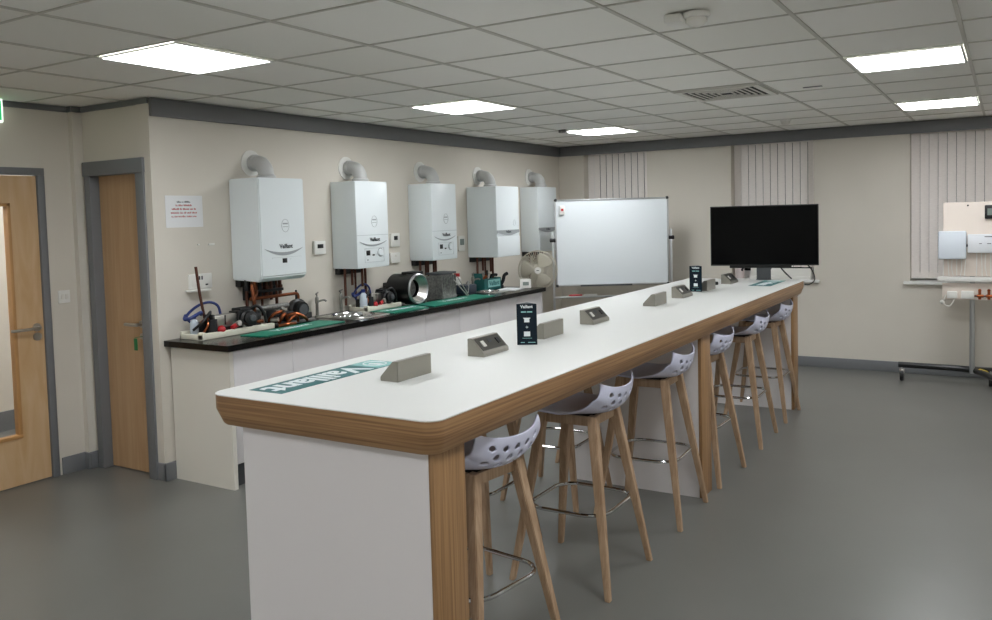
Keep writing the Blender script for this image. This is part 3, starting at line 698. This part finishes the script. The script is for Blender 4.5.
rings([(.0, ZI-.006), (-.001, ZI-.004), (-.001, ZI-.002), (.002, ZI)], TOPW, 'white_top', isl)
# uprights
for q, (y0, y1) in enumerate(((2.035, 2.205), (4.64, 4.81), (7.045, 7.215))):
    MB().box(-2.31, -1.502, y0, y1, 0, ZI-.112).build('upright_panel', PANELW, isl)
    MB().box(-1.502, -1.482, y0-.001 if q else y0-.0005, y1+.001, 0, ZI-.112, .002).build('wood_end_cap', TWOODP, isl)
# printed strips set on the top
def strip(x0, x1, y0, y1, label, hare):
    t = thing('printed_strip', label, 'sign', ((x0+x1)/2, (y0+y1)/2, ZI))
    MB().box(x0, x1, y0, y1, ZI+.0003, ZI+.0012).build('teal_field', TEAL, t)
    yh = y1-(y1-y0)*.2
    MB().box(x0+.004, x1-.004, yh, y1-.004, ZI+.0012, ZI+.0016).build('pale_field', TEALL, t)
    m = Matrix.Translation(((x0+x1)/2, (y0+yh)/2, ZI+.0016)) @ Matrix.Rotation(-PI/2, 4, 'Z')
    MB().text('Vaillant', .165 if hare else .12, m, ext=.0003, sx=(1.0 if hare else .9), offset=.005).build('lettering', WINK, t)
    e = MB()
    cx, cy = (x0+x1)/2, (yh+y1)/2
    e.tube([(cx+.05*math.cos(a*PI/12), cy+.045*math.sin(a*PI/12), ZI+.0018) for a in range(24)], .003, seg=6, closed=True)
    e.obox((cx, cy, ZI+.0018), (.05, .03, .0008), (0,0,.5)).obox((cx+.02, cy-.01, ZI+.0018), (.05, .008, .0008), (0,0,.2)).obox((cx+.02, cy+.012, ZI+.0018), (.05, .008, .0008), (0,0,-.3))
    e.build('emblem', WINK, t)
strip(-2.315, -2.155, 2.075, 2.745, 'teal printed strip with white lettering at the near end of the island top', True)
strip(-1.73, -1.56, 6.62, 7.14, 'teal printed strip at the far end of the island top before the monitor', False)
# power units: a wedge with three sockets; even ones turned the other way
def pod():
    t = thing('power_unit', '', 'power socket', (0,0,0), 0, 'metal wedge power units on the island')
    MB().prism([(-.041, 0), (.041, 0), (.041, .076), (.018, .076), (-.037, .02), (-.041, .015)], 'y', -.105, .105, .0015).build('housing', PODM, t, local=True)
    # sloped face
    a = Vector((.018, 0, .076)); b_ = Vector((-.037, 0, .02)); d = (b_-a); L = d.length; ang = math.atan2(.056, .055)
    mid = (a+b_)/2+Vector((-math.sin(ang), 0, math.cos(ang)))*.0012
    R = Matrix.Rotation(-ang, 3, 'Y')
    f = MB().obox(mid, (L*.84, .19, .002), R).build('socket_face', PODF, t, local=True)
    for k in (-1, 1): MB().obox(mid+Vector((-math.sin(ang), 0, math.cos(ang)))*.003+Vector((0, k*.06, 0)), (.03, .022, .004), R).build('socket_insert', WHT if k > 0 else BLK, f, local=True)
    MB().obox(mid+Vector((-math.sin(ang), 0, math.cos(ang)))*.003+Vector((.01, 0, .006)), (.02, .025, .004), R).build('switch', DGREY, f, local=True)
    t.empty_display_size = .05
    return t
p0 = pod()
PL = [(2.51, 'nearest metal power unit on the island, showing its plain back'),
      (3.095, 'metal power unit with its socket face showing, left of the near card display'),
      (3.645, 'metal power unit seen from behind, just right of the near card display'),
      (4.205, 'metal power unit with socket face showing, between the near card and the gap'),
      (5.14, 'metal power unit seen from behind in the middle of the island'),
      (5.665, 'metal power unit with dark socket face just left of the far card display'),
      (6.22, 'metal power unit seen from behind, just right of the far card display'),
      (6.84, 'farthest metal power unit with dark socket face, next to the far teal strip')]
for q, (y, l) in enumerate(PL):
    rz = 0 if q % 2 == 0 else PI
    x = -1.942 if q % 2 == 0 else -1.938
    if q == 0: p0.location = (x, y, ZI); p0['label'] = l
    else: dup(p0, (x, y, ZI), rz, l)
# tall three sided card displays
def card(loc, rz, label):
    t = thing('card_display', label, 'card display', loc, rz, 'dark card displays on the island')
    h = .19; a = .047
    tri = [(-a, -.026), (a, -.026), (0, .05)]
    MB().prism(tri, 'z', 0, h, .0008).build('card_body', NAVY, t, local=True)
    m = Matrix.Translation((0, -.0265, 0)) @ Matrix.Rotation(PI/2, 4, 'X')
    def T(s_, sz, z, **k): return MB().text(s_, sz, Matrix.Translation((0, -.0268, z)) @ Matrix.Rotation(PI/2, 4, 'X'), **k)
    T('Vaillant', .019, .177, offset=.0006).build('brand_lettering', WINK, t, local=True)
    MB().box(-.026, -.002, -.0275, -.0262, .150, .156).box(.002, .026, -.0275, -.0262, .150, .156).build('text_line', TEALL, t, local=True)
    MB().box(-.012, .012, -.0275, -.0262, .105, .122).box(-.016, .016, -.0275, -.0262, .122, .126).build('picture', WINK, t, local=True)
    MB().box(-.006, .006, -.0275, -.0262, .0815, .0835).box(-.001, .001, -.0275, -.0262, .0765, .0885).build('plus_sign', WINK, t, local=True)
    MB().box(-.0145, .0145, -.0275, -.0262, .040, .062).build('picture', WINK, t, local=True)
    MB().box(-.022, .022, -.0275, -.0262, .0305, .032).build('text_line', TEALL, t, local=True)
    MB().box(-.03, -.012, -.0275, -.0262, .01, .013).box(.004, .038, -.0275, -.0262, .01, .013).build('text_line', TEALL, t, local=True)
    return t
card((-1.905, 3.385, ZI), .48, 'dark blue card display standing near the middle of the island, nearer one')
card((-1.965, 6.07, ZI), .02, 'dark blue card display standing on the far part of the island, farther one')
tag(MB().obox((-2.02, 6.62, ZI+.014), (.10, .035, .026), (0,0,.4), .006).build('board_eraser', BLK), 'small black object lying on the island behind the far card display', 'eraser')

# monitor on its pedestal behind the island end
mo = thing('monitor', 'large black monitor on a grey pedestal at the far end of the island', 'monitor', (-1.748, 7.19, ZI), math.radians(12))
Wm, Hm = .865, .505; zc = .375
MB().box(-Wm/2, Wm/2, -.02, .02, zc-Hm/2, zc+Hm/2, .004).build('bezel', BLK, mo, local=True)
MB().box(-Wm/2+.008, Wm/2-.008, -.0215, -.0195, zc-Hm/2+.012, zc+Hm/2-.008).build('screen', SCREEN, mo, local=True)
MB().prism([(-.06, .003), (.055, .003), (.055, .085), (.08, .13), (-.06, .13)], 'y', .022, .05, .003).build('pedestal', DGREY, mo, local=True)
MB().box(-.063, .058, -.0, .055, .0006, .006, .001).build('base_plate', DGREY, mo, local=True)
MB().box(-.28, .22, .02, .05, .10, .13, .004).tube([(-.16,.03,.11),(-.18,.03,.085),(-.17,.03,.08)], .008, smooth=3).build('bracket', BLK, mo, local=True)
MB().tube([(.12, .03, .12), (.16, .02, .07), (.20, -.01, .03), (.22, -.02, .012)], .006, smooth=5).tube([(.33, .03, .14), (.38, .03, .08), (.40, .04, .0), (.36, .05, -.04), (.32,.05,-.04)], .005, smooth=5).build('cable', BLK, mo, local=True)
tag(MB().cyl((-1.49, 7.217, .93), (-1.49, 7.232, .93), .012).build('cable_clip', BLK), 'tiny black clip on the far end of the island', 'clip')
# things on the middle sill
jr = thing('red_lid_jar', 'clear jar with a red lid on the windowsill left of the monitor pedestal', 'jar', (-2.47, 9.10, ZS))
MB().lathe([(.045, 0), (.05, .01), (.05, .11), (.045, .118)], (-2.47, 9.10, ZS+.0005)).build('body', CLEARJ, jr)
MB().lathe([(.05, 0), (.05, .03), (.045, .034)], (-2.47, 9.10, ZS+.1185)).build('lid', RED, jr)
tag(MB().box(-2.36, -1.74, 9.085, 9.15, ZS+.0005, ZS+.03, .003).box(-2.36,-1.74,9.13,9.16,ZS+.03,ZS+.11,.003).build('white_trunking', WHT), 'white cable trunking along the windowsill behind the monitor', 'cable trunking')

# ------------------------------------------------------------------ bar stools
def shell_pt(u, v):
    """u -1..1 across, v 0 front .. 1 top of back ; returns local x,y,z"""
    P = [(-.185, .764), (-.17, .774), (-.09, .769), (0, .763), (.09, .760), (.160, .768), (.205, .798), (.226, .845), (.234, .886)]
    s = v*(len(P)-1); i = min(int(s), len(P)-2); f = s-i
    p0, p1, p2, p3 = P[max(i-1, 0)], P[i], P[i+1], P[min(i+2, len(P)-1)]
    cr = lambda a, b, c, d: .5*(2*b+(-a+c)*f+(2*a-5*b+4*c-d)*f*f+(-a+3*b-3*c+d)*f**3)
    x = cr(p0[0], p1[0], p2[0], p3[0]); z = cr(p0[1], p1[1], p2[1], p3[1])
    w = .19+.025*math.sin(min(v/.75, 1)*PI/2)
    if v < .18: w *= 1-.25*(1-v/.18)**2
    au = abs(u)
    lift = .016*au**2*min(1, .4+v)+.05*au**2.2*max(0, min(1, (v-.38)/.3))*(1-.85*max(0, (v-.68)/.32))
    wrap = -.05*au**2.2*max(0, (v-.45)/.55)
    y = u*w*(1-.19*max(0, (v-.5)/.5))
    tip = .008*au**6*max(0, (v-.75)/.25)
    return (x+wrap, y, z+lift+tip)
HOLES = [(uu, .70+.085*r_, .085, .03) for r_ in range(3) for uu in ((-.64, -.32, 0, .32, .64) if r_ % 2 == 0 else (-.48, -.16, .16, .48))]
def stool(label):
    t = thing('bar_stool', label, 'bar stool', (0,0,0), 0, 'lilac white bar stools with oak legs')
    b = MB(); bm = b.b; NU, NV = 84, 72; V = {}
    for i in range(NU+1):
        for j in range(NV+1):
            V[i, j] = bm.verts.new(shell_pt(i/NU*2-1, j/NV))
    for i in range(NU):
        for j in range(NV):
            u = (i+.5)/NU*2-1; v = (j+.5)/NV
            if any(((u-a)/c_)**2+((v-b2)/d_)**2 < 1 and abs(u) < .86 for a, b2, c_, d_ in HOLES): continue
            bm.faces.new((V[i, j], V[i, j+1], V[i+1, j+1], V[i+1, j]))
    for v_ in [v_ for v_ in bm.verts if not v_.link_faces]: bm.verts.remove(v_)
    # relax the hole edges
    be = [v_ for v_ in bm.verts if any(e.is_boundary for e in v_.link_edges)]
    for _ in range(3):
        new = {}
        for v_ in be:
            nb = [e.other_vert(v_).co for e in v_.link_edges if e.is_boundary]
            if len(nb) == 2: new[v_] = v_.co*.5+(nb[0]+nb[1])*.25
        for v_, c_ in new.items():
            v_.co = c_
    o = b.build('seat_shell', SHELL, t, local=True)
    md = o.modifiers.new('thick', 'SOLIDIFY'); md.thickness = .008; md.offset = 0
    # legs: square tapered
    for sx in (-1, 1):
        for sy in (-1, 1):
            l = MB(); top = Vector((sx*.122, sy*.118, .758)); bot = Vector((sx*.235, sy*.242, 0))
            bm2 = l.b; rr = []
            for (p, hw) in ((top, .021), (top.lerp(bot, .3), .0195), (bot, .0125)):
                rr.append([bm2.verts.new((p.x+a*hw, p.y+c_*hw, p.z)) for a, c_ in ((-1,-1), (1,-1), (1,1), (-1,1))])
            for A, B_ in zip(rr, rr[1:]):
                for k in range(4): bm2.faces.new((A[k], A[(k+1) % 4], B_[(k+1) % 4], B_[k]))
            bm2.faces.new(rr[0][::-1]); bm2.faces.new(rr[-1]); bmesh.ops.recalc_face_normals(bm2, faces=bm2.faces)
            bmesh.ops.bevel(bm2, geom=[e for e in bm2.edges], offset=.003, segments=2, affect='EDGES')
            l.build('leg', LEGW, t, local=True)
    a = MB()
    a.box(-.12, .12, -.125, -.105, .712, .753, .003).box(-.12, .12, .105, .125, .712, .753, .003).box(-.128, -.108, -.105, .105, .712, .753, .003).box(.108, .128, -.105, .105, .712, .753, .003)
    a.build('seat_rail', LEGW, t, local=True)
    MB().box(-.1, .1, -.1, .1, .745, .758, .003).build('seat_mount', BLKM, t, local=True)
    rp = [(x*1.0, y*1.0) for x, y in rr2(-.19, .19, -.195, .195, .10)]
    MB().tube([(x, y, .335) for x, y in rp], .0085, seg=10, closed=True).build('foot_ring', CHROME, t, local=True)
    return t
def rr2(x0, x1, y0, y1, r_, n=6):
    p = []
    for (cx, cy, a0) in ((x1-r_, y1-r_, 0), (x0+r_, y1-r_, 90), (x0+r_, y0+r_, 180), (x1-r_, y0+r_, 270)):
        for k in range(n+1):
            a = math.radians(a0+90*k/n); p.append((cx+r_*math.cos(a), cy+r_*math.sin(a)))
    return p
s0 = stool('nearest bar stool, tucked beside the wood post at the near end of the island')
s0.location = (-1.685, 2.535, 0); s0.rotation_euler = (0,0,math.radians(-8))
SP = [(-1.675, 3.445, 0, 'second bar stool from the near end on the right side of the island'),
      (-1.675, 4.335, 2, 'third bar stool from the near end, in front of the middle white panel'),
      (-1.675, 5.10, -2, 'fourth bar stool from the near end, just past the middle wood post'),
      (-1.675, 6.02, 1, 'fifth bar stool from the near end on the right side of the island'),
      (-1.68, 6.82, 0, 'farthest bar stool on the right side, at the far end of the island')]
for x, y, a, l in SP: dup(s0, (x, y, 0), math.radians(a), l)
for x, y, a, l in [(-2.265, 3.44, 180, 'bar stool on the far side of the island, nearest, seen through the first stool legs'),
                   (-2.265, 4.34, 181, 'bar stool on the far side of the island seen through the second stool legs'),
                   (-2.31, 5.13, 179, 'bar stool on the far side of the island beyond the middle panel')]:
    dup(s0, (x, y, 0), math.radians(a), l, 'bar stools on the far side of the island')

# ------------------------------------------------------------------ mobile whiteboard
wb = thing('mobile_whiteboard', 'white board on a wheeled stand in front of the left window', 'whiteboard', (-3.615, 8.32, 0), math.radians(31.3))
W2 = .595; z0, z1 = .885, 1.79
MB().box(-W2, W2, -.008, .008, z0, z1).build('writing_surface', BWHITE, wb, local=True)
MB().box(-W2-.006, W2+.006, -.013, .013, z0-.012, z0+.006, .002).box(-W2-.006, W2+.006, -.013, .013, z1-.006, z1+.012, .002).box(-W2-.012, -W2+.004, -.013, .013, z0, z1, .002).box(W2-.004, W2+.012, -.013, .013, z0, z1, .002).build('frame', ALU, wb, local=True)
for sx in (-1, 1):
    for z in (z0-.005, z1+.005): MB().sphere((sx*W2, -.002, z), .018, scale=(1,1,1)).build('corner_cap', BLK, wb, local=True)
    MB().box(sx*(W2+.035)-.012, sx*(W2+.035)+.012, -.012, .012, .1, 1.46, .003).build('post', ALU, wb, local=True)
    MB().cyl((sx*(W2+.01), 0, 1.37), (sx*(W2+.07), 0, 1.37), .022, seg=20, bev=.003).build('clamp_knob', BLK, wb, local=True)
    MB().box(sx*(W2+.035)-.018, sx*(W2+.035)+.018, -.26, .26, .075, .105, .004).build('foot', ALU, wb, local=True)
    for sy in (-1, 1):
        MB().cyl((sx*(W2+.035)-.012, sy*.23, .033), (sx*(W2+.035)+.012, sy*.23, .033), .032, seg=20).box(sx*(W2+.035)-.02, sx*(W2+.035)+.02, sy*.23-.015, sy*.23+.015, .04, .078).build('caster', BLK, wb, local=True)
MB().box(-W2-.03, W2+.03, -.012, .012, .745, .765, .003).build('cross_bar', ALU, wb, local=True)
MB().box(-.35, .2, -.07, -.013, z0-.012, z0-.004, .002).box(-.35, .2, -.07, -.066, z0-.012, z0+.004).build('pen_tray', DGREY, wb, local=True)
for x, m, l in ((-.40, RED, 'red marker pen lying on the cross bar of the mobile whiteboard'), (-.24, WHT, 'white marker pen lying on the cross bar of the mobile whiteboard')):
    p = Matrix.Translation(wb.location) @ Matrix.Rotation(wb.rotation_euler.z, 4, 'Z')
    o = MB().cyl((x-.06, 0, .7745), (x+.07, 0, .7745), .009, seg=12).cyl((x-.075,0,.7745),(x-.06,0,.7745),.0075,seg=10).xf(p).build('marker_pen', m); tag(o, l, 'pen')
er = MB().box(-.555, -.50, -.03, -.0135, 1.64, 1.735, .006).xf(Matrix.Translation(wb.location) @ Matrix.Rotation(wb.rotation_euler.z, 4, 'Z')).build('magnetic_clip', WHT)
tag(er, 'white magnetic clip with a red mark at the top left of the whiteboard', 'magnet clip')
MB().box(-.54, -.515, -.0325, -.03, 1.68, 1.705).xf(Matrix.Translation(wb.location) @ Matrix.Rotation(wb.rotation_euler.z, 4, 'Z')).build('red_mark', RED, er)

# ------------------------------------------------------------------ pedestal fan
fn = thing('pedestal_fan', 'cream pedestal fan standing between the worktop and the whiteboard', 'fan', (-4.27, 7.85, 0), math.radians(28))
ZF = 1.06; RF = .205
g = MB()
for k in range(56):
    a = k*2*PI/56; ca, sa = math.cos(a), math.sin(a)
    g.tube([(.03*ca, -.075, ZF+.03*sa), (.11*ca, -.07, ZF+.11*sa), (.18*ca, -.045, ZF+.18*sa), (RF*ca, 0, ZF+RF*sa), (.17*ca, .05, ZF+.17*sa), (.05*ca, .07, ZF+.05*sa)], .0018, seg=4)
for rr_, yy, th in ((RF, 0, .006), (.14, -.062, .0015)):
    g.tube([(rr_*math.cos(k*2*PI/40), yy, ZF+rr_*math.sin(k*2*PI/40)) for k in range(40)], th, seg=8, closed=True)
g.build('guard', GUARD, fn, local=True)
for k in range(3):
    b = MB(); bm = b.b; a0 = k*2*PI/3+.95; rows = []
    for i in range(8):
        rr_ = .03+.155*i/7; wd = .35+.45*math.sin(i/7*PI*.8)
        rows.append([bm.verts.new((rr_*math.cos(a0+wd*(j/6-.5)*1.6), -.02+.03*(j/6-.5), ZF+rr_*math.sin(a0+wd*(j/6-.5)*1.6))) for j in range(7)])
    for A, B_ in zip(rows, rows[1:]):
        for j in range(6): bm.faces.new((A[j], A[j+1], B_[j+1], B_[j]))
    o = b.build('blade', FANP, fn, local=True); md = o.modifiers.new('thick', 'SOLIDIFY'); md.thickness = .004
hb = MB().cyl((0, -.08, ZF), (0, -.035, ZF), .036, seg=28, bev=.004).build('hub_badge', WHT, fn, local=True)
MB().box(-.014, .014, -.0812, -.0795, ZF-.004, ZF+.004).build('badge_mark', DGREY, hb, local=True)
MB().lathe([(.04, 0), (.055, .02), (.055, .1), (.035, .14)], (0, .07, ZF), (0,1,0)).build('motor_housing', FANP, fn, local=True)
MB().cyl((0, .13, .03), (0, .13, .62), .018).cyl((0, .13, .55), (0, .13, ZF-.03), .013).box(-.035, .035, .1, .17, .62, .78, .01).build('pole', FANP, fn, local=True)
MB().lathe([(.2, 0), (.2, .015), (.17, .03), (.04, .045), (.03, .07)], (0, .13, 0)).build('base', FANP, fn, local=True)

# ------------------------------------------------------------------ wheeled training board
tr = thing('training_board', 'cream plywood training board on a black wheeled stand at the right edge', 'training board', (-.1, 8.62, 0))
YT = 8.56
MB().box(-.495, .72, YT, YT+.02, 1.0, 1.66, .02).build('upper_board', BOARDP, tr)
MB().box(-.50, .72, YT-.005, YT+.018, .79, .935, .004).build('lower_board', BOARDP, tr)
MB().box(-.535, .72, YT-.045, YT-.0055, .955, .995, .004).build('trunking', WHT, tr)
MB().box(-.53, -.31, YT-.07, YT, 1.155, 1.405, .012).build('wiring_box', mat('blue_white_enclosure', '#dbe2ea', .35), tr)
cbt = MB().box(-.30, .02, YT-.05, YT, 1.21, 1.375, .008).build('wiring_centre', mat('pale_enclosure', '#e3e6ea', .35), tr)
MB().box(-.15,-.12,YT-.052,YT-.05,1.29,1.295).box(-.21,-.19,YT-.052,YT-.05,1.29,1.295).box(-.08,-.06,YT-.052,YT-.05,1.29,1.295).box(-.17,-.1,YT-.052,YT-.05,1.35,1.356).build('printed_mark', INK, cbt)
MB().cyl((-.31, YT-.035, 1.275), (-.295, YT-.035, 1.275), .012).build('key_switch', BLK, tr)
bb = MB().box(-.17, .1, YT-.03, YT, 1.51, 1.63, .006).build('programmer', BLK, tr)
MB().box(-.15, .0, YT-.032, YT-.03, 1.54, 1.6).build('display', DISPL, bb)
MB().cyl((-.3, YT-.004, 1.63), (-.3, YT+.001, 1.63), .008).build('fixing_hole', BLK, tr)
for q in range(14):
    x = -.49+q*.035+(.05 if q > 5 else 0); zt_ = 1.155 if q < 6 else 1.21
    MB().tube([(x, YT-.02, zt_+.002), (x+.006*math.sin(q*2.1), YT-.03, (zt_+.995)/2), (x+.012*math.sin(q), YT-.02, .994)], .0035, seg=6, smooth=3).build('wire', WHT, tr)
MB().box(-.46, -.38, YT-.035, YT-.0055, .80, .865, .006).box(-.35, -.25, YT-.03, YT-.0055, .80, .87, .006).build('junction_box', WHT, tr)
MB().tube([(-.47, YT-.01, .83), (-.49, YT-.03, .76), (-.44, YT-.03, .73), (-.40, YT-.02, .80)], .004, smooth=4).sphere((-.5, YT-.02, .765), .02).build('loose_cable', VENTM, tr)
for q in range(6):
    x = -.225+q*.07
    MB().cyl((x, YT-.05, .83), (x+.05, YT-.05, .83), .014, seg=12).cyl((x+.02, YT-.05, .80), (x+.02, YT-.05, .875), .012, seg=12).sphere((x+.02, YT-.05, .88), .014).build('copper_valve', COPPER, tr)
MB().cyl((-.245, YT-.05, .83), (.3, YT-.05, .83), .008).build('manifold_bar', COPD, tr)
for x in (-.265, .52):
    MB().tube([(x, YT+.045, .12), (x, YT+.045, 1.6)], .021, seg=16).build('pole', ALU, tr)
MB().tube([(-.87, 8.66, .15), (-.55, 8.655, .15), (-.27, 8.63, .145), (-.145, 8.42, .145), (.0, 8.05, .145)], .027, smooth=6).tube([(-.28, 8.63, .145), (-.1, 8.70, .145), (.3, 8.72, .15), (.62, 8.70, .15)], .02, smooth=6).build('base_frame', BLK, tr)
MB().tube([(.0, 8.03, .145), (.25, 8.35, .145), (.52, 8.605, .145), (1.0, 8.66, .15)], .021, smooth=6).build('base_frame', BLK, tr)
MB().tube([(-.20, 8.56, .146), (-.155, 8.49, .146)], .0285, seg=12).build('yellow_band', YEL, tr)
for (x, y) in ((-.84, 8.655), (.02, 8.03), (.95, 8.65), (-.12, 8.66)):
    cs = MB().cyl((x-.015, y, .05), (x+.015, y, .05), .049, seg=24, bev=.004).build('caster_wheel', BLK, tr)
    MB().box(x-.022, x+.022, y-.02, y+.02, .065, .115, .004).cyl((x, y, .11), (x, y, .14), .01).build('caster_fork', CHROME, cs)

# ------------------------------------------------------------------ camera
f_px, yaw, pitch, roll, cy_ = 839.54, -.547749, .0537645, -.0265182, 260.9
R = Matrix(((0.85414097, 0.51936711, -0.0264768), (0.00533948, -0.05966861, -0.99820396), (-0.52001414, 0.85246552, -0.05373855)))
cam = bpy.data.cameras.new('camera'); co = bpy.data.objects.new('camera', cam); COL.objects.link(co)
m3 = Matrix((R[0], -R[1], -R[2])).transposed()
co.matrix_world = Matrix.Translation((0, 0, 1.65)) @ m3.to_4x4()
cam.sensor_fit = 'HORIZONTAL'; cam.sensor_width = 36; cam.lens = f_px/992*36
cam.shift_y = -(310-cy_)/992; cam.clip_start = .05; cam.clip_end = 60
S.camera = co
# world, view
wd = bpy.data.worlds.new('world'); S.world = wd; wd.use_nodes = True
wd.node_tree.nodes['Background'].inputs['Color'].default_value = (.02, .025, .03, 1); wd.node_tree.nodes['Background'].inputs['Strength'].default_value = .2
S.view_settings.view_transform = 'Standard'; S.view_settings.look = 'None'; S.view_settings.gamma = 1; S.view_settings.use_curve_mapping = False
S.view_settings.exposure = 1.36
S.cycles.use_denoising = True; S.cycles.max_bounces = 8; S.cycles.diffuse_bounces = 6; S.cycles.glossy_bounces = 4; S.cycles.transmission_bounces = 6
S.cycles.sample_clamp_indirect = 6
